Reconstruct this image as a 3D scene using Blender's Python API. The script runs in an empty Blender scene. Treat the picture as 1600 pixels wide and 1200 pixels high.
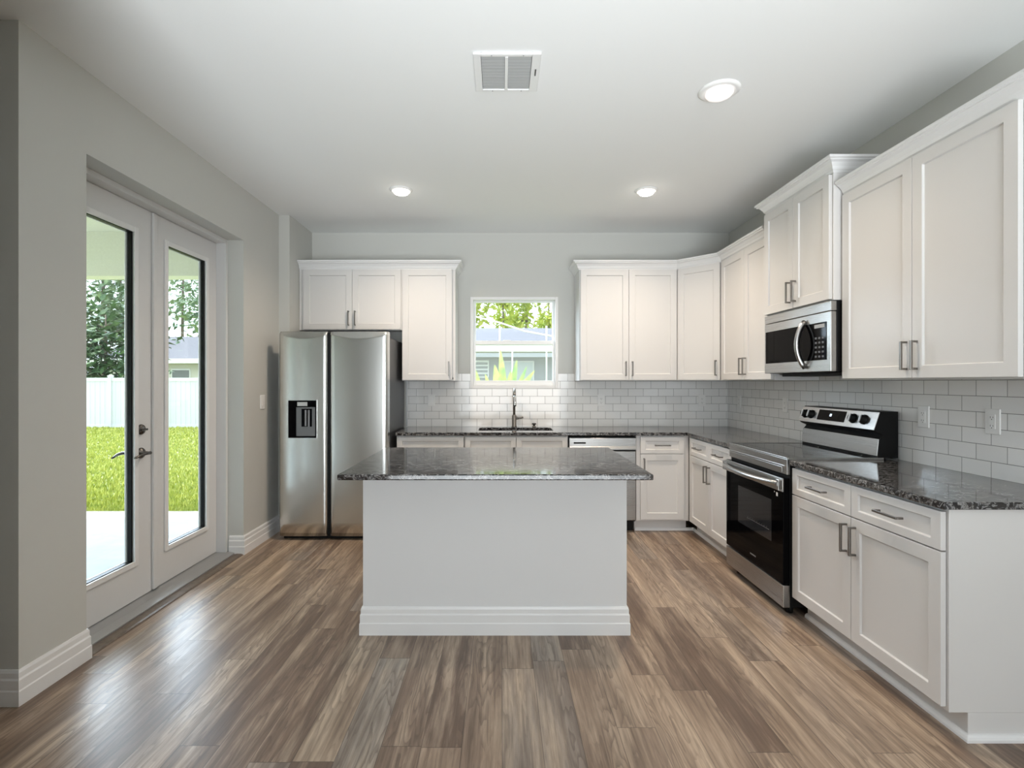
import bpy, bmesh, math, random
from mathutils import Vector, Matrix

C = bpy.context.scene.collection
S = bpy.context.scene
random.seed(7)
PI = math.pi

# ------------------------------------------------------------------ camera, world, sun, large lights, exposure
CAM_H = 1.371
cd = bpy.data.cameras.new('camera'); cam = bpy.data.objects.new('camera', cd); C.objects.link(cam)
cam.location = (0, 0, CAM_H); cam.rotation_euler = (PI/2, 0, 0)
cd.sensor_width = 36; cd.lens = 36*800/1600
cd.shift_x = 17/1600; cd.shift_y = -3/1600
cd.clip_start = 0.02; cd.clip_end = 300
S.camera = cam

S.view_settings.view_transform = 'Standard'
S.view_settings.look = 'None'
S.view_settings.gamma = 1
S.view_settings.use_curve_mapping = False
S.view_settings.exposure = 0.0

w = bpy.data.worlds.new('sky'); S.world = w; w.use_nodes = True
bg = w.node_tree.nodes['Background']
bg.inputs['Color'].default_value = (0.80, 0.90, 1.0, 1)
bg.inputs['Strength'].default_value = 3.0

def light(name, kind, loc, rot, energy, color=(1, 1, 1), **kw):
    d = bpy.data.lights.new(name, kind); o = bpy.data.objects.new(name, d); C.objects.link(o)
    o.location = loc; o.rotation_euler = rot; d.energy = energy; d.color = color
    for k, v in kw.items(): setattr(d, k, v)
    return o
sun_dir = Vector((0.62, 0.10, -1.0))
sun = light('sun', 'SUN', (-10, 0, 20), (0, 0, 0), 4.5, (1, 0.95, 0.86), angle=0.01)
sun.rotation_euler = sun_dir.to_track_quat('-Z', 'Y').to_euler()
# soft second sun added, aimed through the french doors to brighten the floor
glow = light('added_door_glow', 'SUN', (-10, 4, 8), (0, 0, 0), 12.0, (0.70, 0.83, 1.0), angle=math.radians(58))
glow.rotation_euler = Vector((0.66, -0.60, -0.44)).to_track_quat('-Z', 'Y').to_euler()
# daylight through the living-room windows behind the camera
light('living_room_window_light', 'AREA', (0.4, -4.9, 1.35), (math.radians(98), 0, 0), 180, (0.89, 0.955, 1.0), shape='RECTANGLE', size=3.2, size_y=2.2)
# upward fill light added behind the camera to brighten the ceiling
light('added_ceiling_fill', 'AREA', (0.2, -1.4, 0.25), (math.radians(131), 0, 0), 80, (0.90, 0.96, 1.0), shape='RECTANGLE', size=3.2, size_y=1.6, spread=math.radians(75))
try:
    S.cycles.max_bounces = 10; S.cycles.diffuse_bounces = 6; S.cycles.glossy_bounces = 5
    S.cycles.transparent_max_bounces = 24; S.cycles.sample_clamp_indirect = 6
    S.cycles.caustics_reflective = False; S.cycles.caustics_refractive = False
except Exception: pass

# ------------------------------------------------------------------ materials
def sset(b, **k):
    for n, v in k.items():
        n = n.replace('_', ' ')
        if n in b.inputs: b.inputs[n].default_value = v
def mat(name, col, rough=0.5, metal=0.0, **k):
    m = bpy.data.materials.new(name); m.use_nodes = True
    b = m.node_tree.nodes['Principled BSDF']
    sset(b, Base_Color=(*col, 1), Roughness=rough, Metallic=metal, **k)
    m.diffuse_color = (*col, 1)
    return m
class NT:
    def __init__(s, m): s.m = m; s.t = m.node_tree; s.b = s.t.nodes.get('Principled BSDF')
    def n(s, typ, ins=(), **props):
        nd = s.t.nodes.new(typ)
        for k, v in props.items(): setattr(nd, k, v)
        items = ins.items() if isinstance(ins, dict) else enumerate(ins)
        for k, v in items:
            if v is None: continue
            if isinstance(v, bpy.types.NodeSocket): s.t.links.new(v, nd.inputs[k])
            else: nd.inputs[k].default_value = v
        return nd
    def math(s, op, a, b=None, c=None): return s.n('ShaderNodeMath', [a, b, c], operation=op).outputs[0]
    def ramp(s, f, stops, interp='LINEAR'):
        nd = s.n('ShaderNodeValToRGB', [f]); r = nd.color_ramp; r.interpolation = interp
        while len(r.elements) < len(stops): r.elements.new(0.5)
        for e, (p, c) in zip(r.elements, stops): e.position = p; e.color = (*c, 1)
        return nd.outputs[0]
    def mix(s, f, a, b, blend='MIX'):
        nd = s.n('ShaderNodeMixRGB', [f, a, b], blend_type=blend); return nd.outputs[0]
    def to(s, sock, name): s.t.links.new(sock, s.b.inputs[name])
    def bump(s, h, strength, dist=0.01):
        nd = s.n('ShaderNodeBump', {'Height': h, 'Strength': strength, 'Distance': dist}); s.to(nd.outputs[0], 'Normal')
    def pos(s):
        g = s.n('ShaderNodeNewGeometry'); return g.outputs['Position']

def paint(name, col, rough=0.6, bump=0.02, scale=220):
    m = mat(name, col, rough); t = NT(m)
    nz = t.n('ShaderNodeTexNoise', {'Vector': t.pos(), 'Scale': scale, 'Detail': 3})
    t.bump(nz.outputs[0], bump, 0.002); return m
WALL = paint('wall_paint', (0.585, 0.585, 0.555), 0.55)
CEIL = paint('ceiling_paint', (0.86, 0.87, 0.865), 0.75, 0.08, 90)
TRIMW = paint('white_trim_paint', (0.80, 0.80, 0.80), 0.32)
CAB = paint('white_cabinet_paint', (0.675, 0.665, 0.655), 0.33, 0.01)
ISL = paint('island_paint', (0.74, 0.745, 0.75), 0.45)
DOORW = paint('door_paint', (0.70, 0.70, 0.70), 0.35)
VINYL = mat('white_vinyl', (0.85, 0.86, 0.86), 0.35)
PLASTIC = mat('white_plastic', (0.86, 0.855, 0.84), 0.35)
DARK = mat('dark_slot', (0.03, 0.03, 0.03), 0.5)
BLACK = mat('black_plastic', (0.006, 0.006, 0.006), 0.45, Specular_IOR_Level=0.2)
BGLASS = mat('black_glass', (0.002, 0.002, 0.0025), 0.05, Specular_IOR_Level=0.05)
COOKG = mat('ceramic_glass', (0.006, 0.006, 0.007), 0.05, Specular_IOR_Level=0.5)
CASEG = mat('dark_grey_case', (0.045, 0.046, 0.05), 0.4, 0.3)
NICKEL = mat('brushed_nickel', (0.24, 0.225, 0.21), 0.32, 1.0)
CHROME = mat('chrome', (0.62, 0.62, 0.62), 0.14, 1.0)
BRONZE = mat('dark_nickel', (0.12, 0.11, 0.10), 0.22, 1.0)
ALU = mat('grey_aluminium', (0.42, 0.42, 0.42), 0.45, 0.6)
RACK = mat('oven_rack', (0.3, 0.3, 0.3), 0.3, 1.0)
WINFRAME = mat('oven_window_glass', (0.028, 0.029, 0.031), 0.06)

def stainless(name, axis, col=(0.43, 0.425, 0.415), rough=0.28):
    m = mat(name, col, rough, 1.0); t = NT(m)
    sc = {'x': (1.5, 700, 700), 'y': (700, 1.5, 700), 'z': (700, 700, 1.5)}[axis]
    mp = t.n('ShaderNodeMapping', {'Vector': t.pos(), 'Scale': sc})
    nz = t.n('ShaderNodeTexNoise', {'Vector': mp.outputs[0], 'Scale': 1, 'Detail': 2})
    r = t.n('ShaderNodeMapRange', [nz.outputs[0], 0.3, 0.7, rough-0.01, rough+0.015]); t.to(r.outputs[0], 'Roughness')
    return m
SSX = stainless('stainless_steel_x', 'x'); SSY = stainless('stainless_steel_y', 'y'); SSF = stainless('fridge_steel', 'z', (0.70, 0.71, 0.69), 0.22)

def glass(name='clear_glass', tint=(0.97, 0.99, 0.98)):
    m = bpy.data.materials.new(name); m.use_nodes = True; t = m.node_tree
    for nd in list(t.nodes): t.nodes.remove(nd)
    o = t.nodes.new('ShaderNodeOutputMaterial'); mx = t.nodes.new('ShaderNodeMixShader')
    tr = t.nodes.new('ShaderNodeBsdfTransparent'); tr.inputs[0].default_value = (*tint, 1)
    gl = t.nodes.new('ShaderNodeBsdfGlossy'); gl.inputs['Roughness'].default_value = 0.0
    f = t.nodes.new('ShaderNodeFresnel'); f.inputs[0].default_value = 1.45
    ge = t.nodes.new('ShaderNodeNewGeometry'); iv = t.nodes.new('ShaderNodeMath'); iv.operation = 'SUBTRACT'; iv.inputs[0].default_value = 1.0
    ml = t.nodes.new('ShaderNodeMath'); ml.operation = 'MULTIPLY'
    t.links.new(ge.outputs['Backfacing'], iv.inputs[1]); t.links.new(iv.outputs[0], ml.inputs[0]); t.links.new(f.outputs[0], ml.inputs[1])
    t.links.new(ml.outputs[0], mx.inputs[0]); t.links.new(tr.outputs[0], mx.inputs[1]); t.links.new(gl.outputs[0], mx.inputs[2])
    t.links.new(mx.outputs[0], o.inputs[0]); return m
GLASS = glass()

def emit(name, col, st):
    m = mat(name, (0.8, 0.8, 0.8), 0.4); b = m.node_tree.nodes['Principled BSDF']
    sset(b, Emission_Color=(*col, 1), Emission_Strength=st); return m

def floor_mat():
    m = mat('vinyl_plank', (0.25, 0.18, 0.13), 0.36); t = NT(m)
    sp = t.n('ShaderNodeSeparateXYZ', [t.pos()])
    X, Y = sp.outputs[0], sp.outputs[1]
    xs = t.math('DIVIDE', t.math('ADD', X, 20.06), 0.152)
    row = t.math('FLOOR', xs)
    rr = t.n('ShaderNodeTexWhiteNoise', {'W': row}, noise_dimensions='1D').outputs['Value']
    ys = t.math('ADD', t.math('DIVIDE', t.math('ADD', Y, 30), 1.22), t.math('MULTIPLY', rr, 7.3))
    col = t.math('FLOOR', ys)
    cv = t.n('ShaderNodeCombineXYZ', [row, col, 0.0]).outputs[0]
    wn = t.n('ShaderNodeTexWhiteNoise', {'Vector': cv}, noise_dimensions='2D')
    rv = wn.outputs['Value']
    off = t.n('ShaderNodeVectorMath', [wn.outputs['Color'], (37.0, 53.0, 11.0)], operation='MULTIPLY').outputs[0]
    def grain(ky, sc, det, rough):
        q = t.n('ShaderNodeCombineXYZ', [X, t.math('MULTIPLY', Y, ky), 0.0]).outputs[0]
        q = t.n('ShaderNodeVectorMath', [q, off], operation='ADD').outputs[0]
        return t.n('ShaderNodeTexNoise', {'Vector': q, 'Scale': sc, 'Detail': det, 'Roughness': rough}).outputs[0]
    n1 = grain(0.13, 8.0, 3.0, 0.5)       # figure whose contour lines are the growth rings
    n2 = grain(0.03, 60.0, 7.0, 0.7)      # fine pores
    n3 = grain(0.09, 13.0, 6.0, 0.62)     # sapwood and heartwood streaks
    n4 = grain(0.2, 60.0, 4.0, 0.6)
    rings = t.math('FRACT', t.math('MULTIPLY', t.math('ADD', n1, t.math('MULTIPLY', n4, 0.03)), 16.0))
    base = t.ramp(rv, [(0.0, (0.18, 0.12, 0.085)), (0.25, (0.26, 0.183, 0.132)), (0.5, (0.32, 0.23, 0.165)),
                       (0.75, (0.40, 0.295, 0.212)), (0.9, (0.26, 0.205, 0.167)), (1.0, (0.35, 0.295, 0.245))])
    sap = t.ramp(n3, [(0.48, (0, 0, 0)), (0.68, (1, 1, 1))])
    c = t.mix(t.math('MULTIPLY', sap, 0.75), base, (0.62, 0.48, 0.355, 1))
    hrt = t.ramp(n3, [(0.30, (1, 1, 1)), (0.50, (0, 0, 0))])
    c = t.mix(t.math('MULTIPLY', hrt, 0.6), c, (0.105, 0.068, 0.048, 1))
    rg = t.ramp(rings, [(0.0, (1, 1, 1)), (0.12, (0.75, 0.75, 0.75)), (0.5, (0, 0, 0)), (0.93, (0, 0, 0)), (1.0, (1, 1, 1))])
    rmask = t.ramp(grain(0.12, 7.0, 2.0, 0.5), [(0.40, (0, 0, 0)), (0.58, (1, 1, 1))])
    c = t.mix(t.math('MULTIPLY', t.math('MULTIPLY', rg, rmask), 0.5), c, (0.085, 0.057, 0.042, 1))
    g = t.ramp(n2, [(0.38, (0, 0, 0)), (0.58, (1, 1, 1))])
    c = t.mix(t.math('MULTIPLY', t.math('SUBTRACT', 1.0, g), 0.45), c, (0.085, 0.056, 0.04, 1))
    fx = t.math('FRACT', xs); fy = t.math('FRACT', ys)
    ex = t.math('MINIMUM', fx, t.math('SUBTRACT', 1.0, fx)); ey = t.math('MINIMUM', fy, t.math('SUBTRACT', 1.0, fy))
    sx = t.math('LESS_THAN', ex, 0.008); sy = t.math('LESS_THAN', ey, 0.0012)
    seam = t.math('MAXIMUM', sx, sy)
    c = t.mix(t.math('MULTIPLY', seam, 0.6), c, (0.03, 0.022, 0.018, 1))
    t.to(c, 'Base Color')
    r = t.n('ShaderNodeMapRange', [n2, 0.3, 0.7, 0.42, 0.30]); t.to(r.outputs[0], 'Roughness')
    h = t.math('SUBTRACT', t.math('MULTIPLY', n2, 0.5), seam); t.bump(h, 0.12, 0.002)
    return m
FLOOR = floor_mat()

def granite_mat():
    m = mat('dark_granite', (0.05, 0.05, 0.05), 0.07, IOR=1.65); t = NT(m)
    p = t.pos()
    wv = t.n('ShaderNodeTexNoise', {'Vector': p, 'Scale': 9.0, 'Detail': 2.0})
    d = t.n('ShaderNodeVectorMath', [wv.outputs['Color'], (0.06, 0.06, 0.06)], operation='MULTIPLY').outputs[0]
    q = t.n('ShaderNodeVectorMath', [p, d], operation='ADD').outputs[0]
    mp = t.n('ShaderNodeMapping', {'Vector': q, 'Rotation': (0.3, 0.4, 0.7), 'Scale': (1.0, 2.2, 1.4)})
    a = t.n('ShaderNodeTexNoise', {'Vector': mp.outputs[0], 'Scale': 28.0, 'Detail': 5.0, 'Roughness': 0.62, 'Distortion': 1.3}).outputs[0]
    b = t.n('ShaderNodeTexNoise', {'Vector': q, 'Scale': 14.0, 'Detail': 4.0, 'Roughness': 0.6}).outputs[0]
    v = t.n('ShaderNodeTexVoronoi', {'Vector': q, 'Scale': 130.0}).outputs['Color']
    vs = t.n('ShaderNodeSeparateColor', [v]).outputs[0]
    c = t.ramp(a, [(0.42, (0.005, 0.005, 0.006)), (0.50, (0.02, 0.02, 0.022)), (0.54, (0.13, 0.13, 0.135)), (0.58, (0.30, 0.30, 0.30)), (0.63, (0.10, 0.095, 0.09)), (0.72, (0.03, 0.026, 0.024))])
    br = t.ramp(b, [(0.45, (0, 0, 0)), (0.65, (1, 1, 1))])
    c = t.mix(t.math('MULTIPLY', br, 0.45), c, (0.055, 0.044, 0.039, 1))
    fl = t.math('GREATER_THAN', vs, 0.93)
    c = t.mix(t.math('MULTIPLY', fl, 0.5), c, (0.33, 0.32, 0.31, 1))
    t.to(c, 'Base Color'); return m
GRANITE = granite_mat()

def tile_mat(name, ax, u0):
    m = mat(name, (0.7, 0.7, 0.69), 0.12); t = NT(m)
    sp = t.n('ShaderNodeSeparateXYZ', [t.pos()])
    U = t.math('SUBTRACT', sp.outputs[ax], u0 - 0.1557*40); V = t.math('SUBTRACT', sp.outputs[2], 0.914 - 0.0778*20)
    v = t.n('ShaderNodeCombineXYZ', [U, V, 0.0]).outputs[0]
    bk = t.n('ShaderNodeTexBrick', {'Vector': v, 'Color1': (0.83, 0.825, 0.81, 1), 'Color2': (0.88, 0.875, 0.865, 1), 'Mortar': (0.22, 0.215, 0.21, 1),
             'Scale': 1.0, 'Mortar Size': 0.0016, 'Mortar Smooth': 0.25, 'Bias': 0.0, 'Brick Width': 0.1557, 'Row Height': 0.0778}, offset=0.5, offset_frequency=2, squash=1.0)
    t.to(bk.outputs['Color'], 'Base Color')
    rg = t.n('ShaderNodeMapRange', [bk.outputs['Fac'], 0, 1, 0.10, 0.7]); t.to(rg.outputs[0], 'Roughness')
    nz = t.n('ShaderNodeTexNoise', {'Vector': v, 'Scale': 9.0, 'Detail': 1.0}).outputs[0]
    h = t.math('SUBTRACT', t.math('MULTIPLY', nz, 0.9), bk.outputs['Fac']); t.bump(h, 0.35, 0.0025)
    return m
TILEB = tile_mat('subway_tile_back', 0, -0.794); TILER = tile_mat('subway_tile_side', 1, 2.05)

def speckle(name, c1, c2, scale, rough=0.8):
    m = mat(name, c1, rough); t = NT(m)
    nz = t.n('ShaderNodeTexNoise', {'Vector': t.pos(), 'Scale': scale, 'Detail': 5, 'Roughness': 0.65})
    t.to(t.ramp(nz.outputs[0], [(0.35, c1), (0.65, c2)]), 'Base Color'); return m
LAWN = speckle('lawn_soil', (0.16, 0.19, 0.06), (0.30, 0.32, 0.10), 3.0)
BLADE = speckle('grass_blade', (0.26, 0.33, 0.06), (0.54, 0.55, 0.13), 9)
GRAVEL = speckle('pale_gravel', (0.45, 0.40, 0.34), (0.85, 0.82, 0.76), 35)
CONC = speckle('patio_concrete', (0.28, 0.29, 0.305), (0.33, 0.34, 0.355), 4)
STUCCO = speckle('cream_stucco', (0.68, 0.67, 0.56), (0.72, 0.71, 0.60), 40)
HOUSEW = speckle('pale_house_wall', (0.70, 0.68, 0.62), (0.76, 0.74, 0.68), 30)
GREYW = speckle('grey_house_wall', (0.19, 0.205, 0.225), (0.24, 0.255, 0.28), 20)
SHING = speckle('grey_shingle', (0.10, 0.10, 0.12), (0.14, 0.14, 0.165), 14)
FENCE = mat('white_fence_vinyl', (0.62, 0.65, 0.68), 0.45)
BARK = speckle('bark', (0.10, 0.075, 0.055), (0.22, 0.18, 0.15), 12)
LEAF_D = speckle('dark_leaf', (0.025, 0.07, 0.03), (0.10, 0.19, 0.07), 5, 0.5)
LEAF_P = speckle('pine_needle', (0.12, 0.20, 0.12), (0.30, 0.40, 0.24), 4, 0.6)
LEAF_Y = speckle('yellow_green_leaf', (0.25, 0.36, 0.06), (0.62, 0.62, 0.14), 2, 0.6)
LEAF_B = speckle('broad_leaf', (0.16, 0.36, 0.08), (0.72, 0.74, 0.16), 7, 0.4)

# ------------------------------------------------------------------ mesh helpers
class Frame:
    """a: right along the face, b: up, c: out of the face"""
    def __init__(s, o, u, wv): s.o = Vector(o); s.u = Vector(u).normalized(); s.w = Vector(wv).normalized()
    def __call__(s, a, b, c): return s.o + s.u*a + Vector((0, 0, b)) + s.w*c
WORLD = lambda x, y, z: Vector((x, y, z))

class MB:
    def __init__(s): s.v = []; s.f = []; s.mi = []; s.sm = []; s.cur = 0; s.smooth = False
    def add(s, vs, fs, smooth=None):
        b = len(s.v); s.v += [Vector(p) for p in vs]
        for f in fs: s.f.append([b+i for i in f]); s.mi.append(s.cur); s.sm.append(s.smooth if smooth is None else smooth)
        return s
    def m(s, i): s.cur = i; return s
    def box(s, a0, a1, b0, b1, c0, c1, F=WORLD):
        """WORLD: x,y,z ranges; Frame: a (right), b (up), c (out) ranges"""
        a0, a1 = sorted((a0, a1)); b0, b1 = sorted((b0, b1)); c0, c1 = sorted((c0, c1))
        vs = [F(a, b, c) for a in (a0, a1) for b in (b0, b1) for c in (c0, c1)]
        return s.add(vs, [(0, 1, 3, 2), (4, 6, 7, 5), (0, 4, 5, 1), (2, 3, 7, 6), (0, 2, 6, 4), (1, 5, 7, 3)], False)
    def prism(s, poly, t0, t1, P):
        """poly: 2-D outline, P(p, q, t) -> world"""
        n = len(poly)
        vs = [P(p, q, t0) for p, q in poly] + [P(p, q, t1) for p, q in poly]
        fs = [tuple(range(n))[::-1], tuple(range(n, 2*n))] + [(i, (i+1) % n, n+(i+1) % n, n+i) for i in range(n)]
        return s.add(vs, fs)
    def tube(s, pts, r, seg=10, smooth=True, ry=None):
        pts = [Vector(p) for p in pts]; n = len(pts); vs = []; fs = []
        rs = r if isinstance(r, (list, tuple)) else [r]*n
        t = (pts[1]-pts[0]).normalized(); up = Vector((0, 0, 1)) if abs(t.z) < 0.9 else Vector((0, 1, 0))
        nx = t.cross(up).normalized()
        for i, p in enumerate(pts):
            if i == 0: t = pts[1]-pts[0]
            elif i == n-1: t = pts[-1]-pts[-2]
            else: t = (pts[i+1]-p).normalized() + (p-pts[i-1]).normalized()
            t.normalize(); nx = (nx - t*nx.dot(t)).normalized(); ny = t.cross(nx)
            for k in range(seg):
                a = 2*PI*k/seg; vs.append(p + nx*math.cos(a)*rs[i] + ny*math.sin(a)*(rs[i] if ry is None else ry))
        for i in range(n-1):
            for k in range(seg): fs.append((i*seg+k, i*seg+(k+1) % seg, (i+1)*seg+(k+1) % seg, (i+1)*seg+k))
        s.add(vs, fs, smooth)
        b = len(s.v)-len(vs)
        for ring in (0, n-1):
            s.f.append([b+ring*seg+k for k in range(seg)]); s.mi.append(s.cur); s.sm.append(False)
        return s
    def lathe(s, prof, o, ax, seg=32, smooth=True):
        """prof: (radius, height along axis)"""
        o = Vector(o); ax = Vector(ax).normalized(); up = Vector((0, 0, 1)) if abs(ax.z) < 0.9 else Vector((1, 0, 0))
        n1 = ax.cross(up).normalized(); n2 = ax.cross(n1); vs = []; fs = []
        for r, h in prof:
            for k in range(seg):
                a = 2*PI*k/seg; vs.append(o + ax*h + n1*math.cos(a)*r + n2*math.sin(a)*r)
        for i in range(len(prof)-1):
            for k in range(seg): fs.append((i*seg+k, i*seg+(k+1) % seg, (i+1)*seg+(k+1) % seg, (i+1)*seg+k))
        fs.append(tuple(range(seg))); fs.append(tuple((len(prof)-1)*seg+k for k in range(seg)))
        return s.add(vs, fs, smooth)
    def sweep(s, path, prof, z0=0.0):
        """profile (out, up) closed outline carried along an XY path with mitred corners; 'out' is to the right of travel"""
        P = [Vector((p[0], p[1])) for p in path]; n = len(P); k = len(prof); vs = []; fs = []
        R = lambda d: Vector((d.y, -d.x))
        for i, p in enumerate(P):
            d0 = (P[i]-P[i-1]).normalized() if i else (P[1]-P[0]).normalized()
            d1 = (P[i+1]-P[i]).normalized() if i < n-1 else d0
            r0, r1 = R(d0), R(d1); mt = (r0+r1); mt = mt/max(1e-6, mt.dot(r0))
            for o, z in prof: vs.append(Vector((p.x+mt.x*o, p.y+mt.y*o, z0+z)))
        for i in range(n-1):
            for j in range(k): fs.append((i*k+j, i*k+(j+1) % k, (i+1)*k+(j+1) % k, (i+1)*k+j))
        fs.append(tuple(range(k))[::-1]); fs.append(tuple((n-1)*k+j for j in range(k)))
        return s.add(vs, fs, False)
    def shaker(s, F, a0, a1, b0, b1, c0, t=0.021, rail=0.058, rec=0.010, top=None):
        rt = rail if top is None else top
        f = c0+t; A = [(a0, b0), (a1, b0), (a1, b1), (a0, b1)]
        I = [(a0+rail, b0+rt), (a1-rail, b0+rt), (a1-rail, b1-rt), (a0+rail, b1-rt)]
        e = 0.003; J = [(a0+rail+e, b0+rt+e), (a1-rail-e, b0+rt+e), (a1-rail-e, b1-rt-e), (a0+rail+e, b1-rt-e)]
        vs = [F(a, b, c0) for a, b in A]+[F(a, b, f) for a, b in A]+[F(a, b, f) for a, b in I]+[F(a, b, f-rec) for a, b in J]
        fs = [(3, 2, 1, 0), (12, 13, 14, 15)]
        for i in range(4):
            j = (i+1) % 4; fs += [(i, j, 4+j, 4+i), (4+i, 4+j, 8+j, 8+i), (8+i, 8+j, 12+j, 12+i)]
        return s.add(vs, fs, False)
    def pull(s, F, a, b, c, L=0.14, vertical=True, so=0.034, th=0.010):
        h = L/2; q = th/2
        if vertical:
            s.box(a-q, a+q, b-h, b+h, c+so-th, c+so, F)
            for e in (-1, 1): s.box(a-q, a+q, b+e*h-(th if e > 0 else 0), b+e*h+(0 if e > 0 else th), c, c+so-th, F)
        else:
            s.box(a-h, a+h, b-q, b+q, c+so-th, c+so, F)
            for e in (-1, 1): s.box(a+e*h-(th if e > 0 else 0), a+e*h+(0 if e > 0 else th), b-q, b+q, c, c+so-th, F)
        return s
    def build(s, name, mats, parent=None, bevel=0, seg=2):
        org = Vector(parent['_org']) if parent is not None else Vector((0, 0, 0))
        me = bpy.data.meshes.new(name)
        me.from_pydata([tuple(p-org) for p in s.v], [], s.f)
        mats = mats if isinstance(mats, (list, tuple)) else [mats]
        for mm in mats: me.materials.append(mm)
        for p, i, sm in zip(me.polygons, s.mi, s.sm): p.material_index = i; p.use_smooth = sm
        bm = bmesh.new(); bm.from_mesh(me); bmesh.ops.recalc_face_normals(bm, faces=bm.faces); bm.to_mesh(me); bm.free()
        o = bpy.data.objects.new(name, me); C.objects.link(o)
        if parent is not None: o.parent = parent
        o['_org'] = tuple(org)
        if bevel:
            bv = o.modifiers.new('bevel', 'BEVEL'); bv.width = bevel; bv.segments = seg; bv.limit_method = 'ANGLE'; bv.angle_limit = math.radians(40)
        return o

def tag(o, label, cat, group=None, kind=None):
    o['label'] = label; o['category'] = cat
    if group: o['group'] = group
    if kind: o['kind'] = kind
    return o
def thing(name, loc, label, cat, group=None, kind=None):
    o = bpy.data.objects.new(name, None); C.objects.link(o); o.location = loc; o.empty_display_size = 0.05
    o['_org'] = tuple(loc); return tag(o, label, cat, group, kind)
def struct(o, label, cat): return tag(o, label, cat, None, 'structure')

def flat_slab(name, outer, holes, z0, z1, m, bevel=0.006):
    cu = bpy.data.curves.new(name, 'CURVE'); cu.dimensions = '2D'; cu.fill_mode = 'BOTH'
    for poly in [outer]+holes:
        sp = cu.splines.new('POLY'); sp.points.add(len(poly)-1); sp.use_cyclic_u = True
        for p, (x, y) in zip(sp.points, poly): p.co = (x, y, 0, 1)
    cu.extrude = (z1-z0)/2-bevel; cu.bevel_depth = bevel; cu.bevel_resolution = 3; cu.offset = -bevel
    ob = bpy.data.objects.new(name+'_tmp', cu); C.objects.link(ob)
    bpy.context.view_layer.update()
    dg = bpy.context.evaluated_depsgraph_get()
    me = bpy.data.meshes.new_from_object(ob.evaluated_get(dg)); me.name = name
    bpy.data.objects.remove(ob); bpy.data.curves.remove(cu)
    for v in me.vertices: v.co.z += (z0+z1)/2
    me.materials.clear(); me.materials.append(m)
    for p in me.polygons: p.material_index = 0; p.use_smooth = False
    o = bpy.data.objects.new(name, me); C.objects.link(o); o['_org'] = (0, 0, 0)
    return o
def rrect(x0, x1, y0, y1, r, n=6):
    out = []
    for cx, cy, a0 in ((x1-r, y1-r, 0), (x0+r, y1-r, 90), (x0+r, y0+r, 180), (x1-r, y0+r, 270)):
        for k in range(n+1):
            a = math.radians(a0+90*k/n); out.append((cx+r*math.cos(a), cy+r*math.sin(a)))
    return out

# ------------------------------------------------------------------ room shell
H = 2.91; XL = -2.05; XJ = -1.95; XR = 2.35; YB = 5.28
TB = YB-0.008; TR = XR-0.015           # tile faces
struct(MB().box(-2.30, 2.6, 2.375, 5.45, -0.15, 0).box(-6.2, 2.6, -5.6, 2.375, -0.15, 0).build('floor', FLOOR), 'grey-brown wood-look plank floor running away from the camera', 'floor')
struct(MB().box(-2.30, 2.6, 2.375, 5.45, H, H+0.2).box(-6.2, 2.6, -5.6, 2.375, H, H+0.2).build('ceiling', CEIL), 'flat white painted ceiling over the kitchen', 'ceiling')
wx0, wx1, wz0, wz1 = -0.317, 0.587, 1.305, 2.249       # window opening
b = MB().box(XJ, wx0, YB, 5.45, 0, H).box(wx1, 2.6, YB, 5.45, 0, H).box(wx0, wx1, YB, 5.45, 0, wz0).box(wx0, wx1, YB, 5.45, wz1, H)
struct(b.build('wall_back', WALL), 'light grey-beige painted back wall with the small window', 'wall')
struct(MB().box(XR, 2.6, -5.6, YB, 0, H).build('wall_right', WALL), 'light grey wall behind the right cabinet run', 'wall')
dy0, dy1, dz1 = 2.531, 4.075, 2.50                      # doorway
b = MB().box(-2.30, XL, 2.175, dy0, 0, H).box(-2.30, XL, dy1, 4.72, 0, H).box(-2.30, XL, dy0, dy1, dz1, H).box(-2.30, XJ, 4.72, 5.45, 0, H).box(-6.2, -2.30, 2.175, 2.375, 0, H)
struct(b.build('wall_left', WALL), 'light grey wall with the recessed french doors', 'wall')
b = MB().box(-6.0, -1.42, 1.20, 1.35, 0, H).box(-6.2, -6.0, -5.6, 2.175, 0, H)  # near partition is added, unseen, to shade the left edge of the view
struct(b.build('wall_hall_and_shade', WALL), 'grey hall wall and an unseen partition added beside the camera for shade', 'wall')
struct(MB().box(-6.0, XR, -5.6, -5.4, 0, H).build('wall_front', WALL), 'grey living room wall behind the camera, out of the picture', 'wall')

BB = [(0, 0), (0.016, 0), (0.016, 0.062), (0.013, 0.068), (0.013, 0.108), (0.009, 0.116), (0.009, 0.138), (0.005, 0.15), (0, 0.15)]
struct(MB().sweep([(-6.0, 2.175), (XL, 2.175), (XL, dy0), (-2.16, dy0)], BB).build('baseboard_hall', TRIMW), 'white stepped baseboard wrapping the near wall corner left of the french doors', 'baseboard')
struct(MB().sweep([(-2.16, dy1), (XL, dy1), (XL, 4.72), (XJ, 4.72), (XJ, 5.27)], BB).build('baseboard_left', TRIMW), 'white stepped baseboard between the french doors and the refrigerator', 'baseboard')

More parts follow.
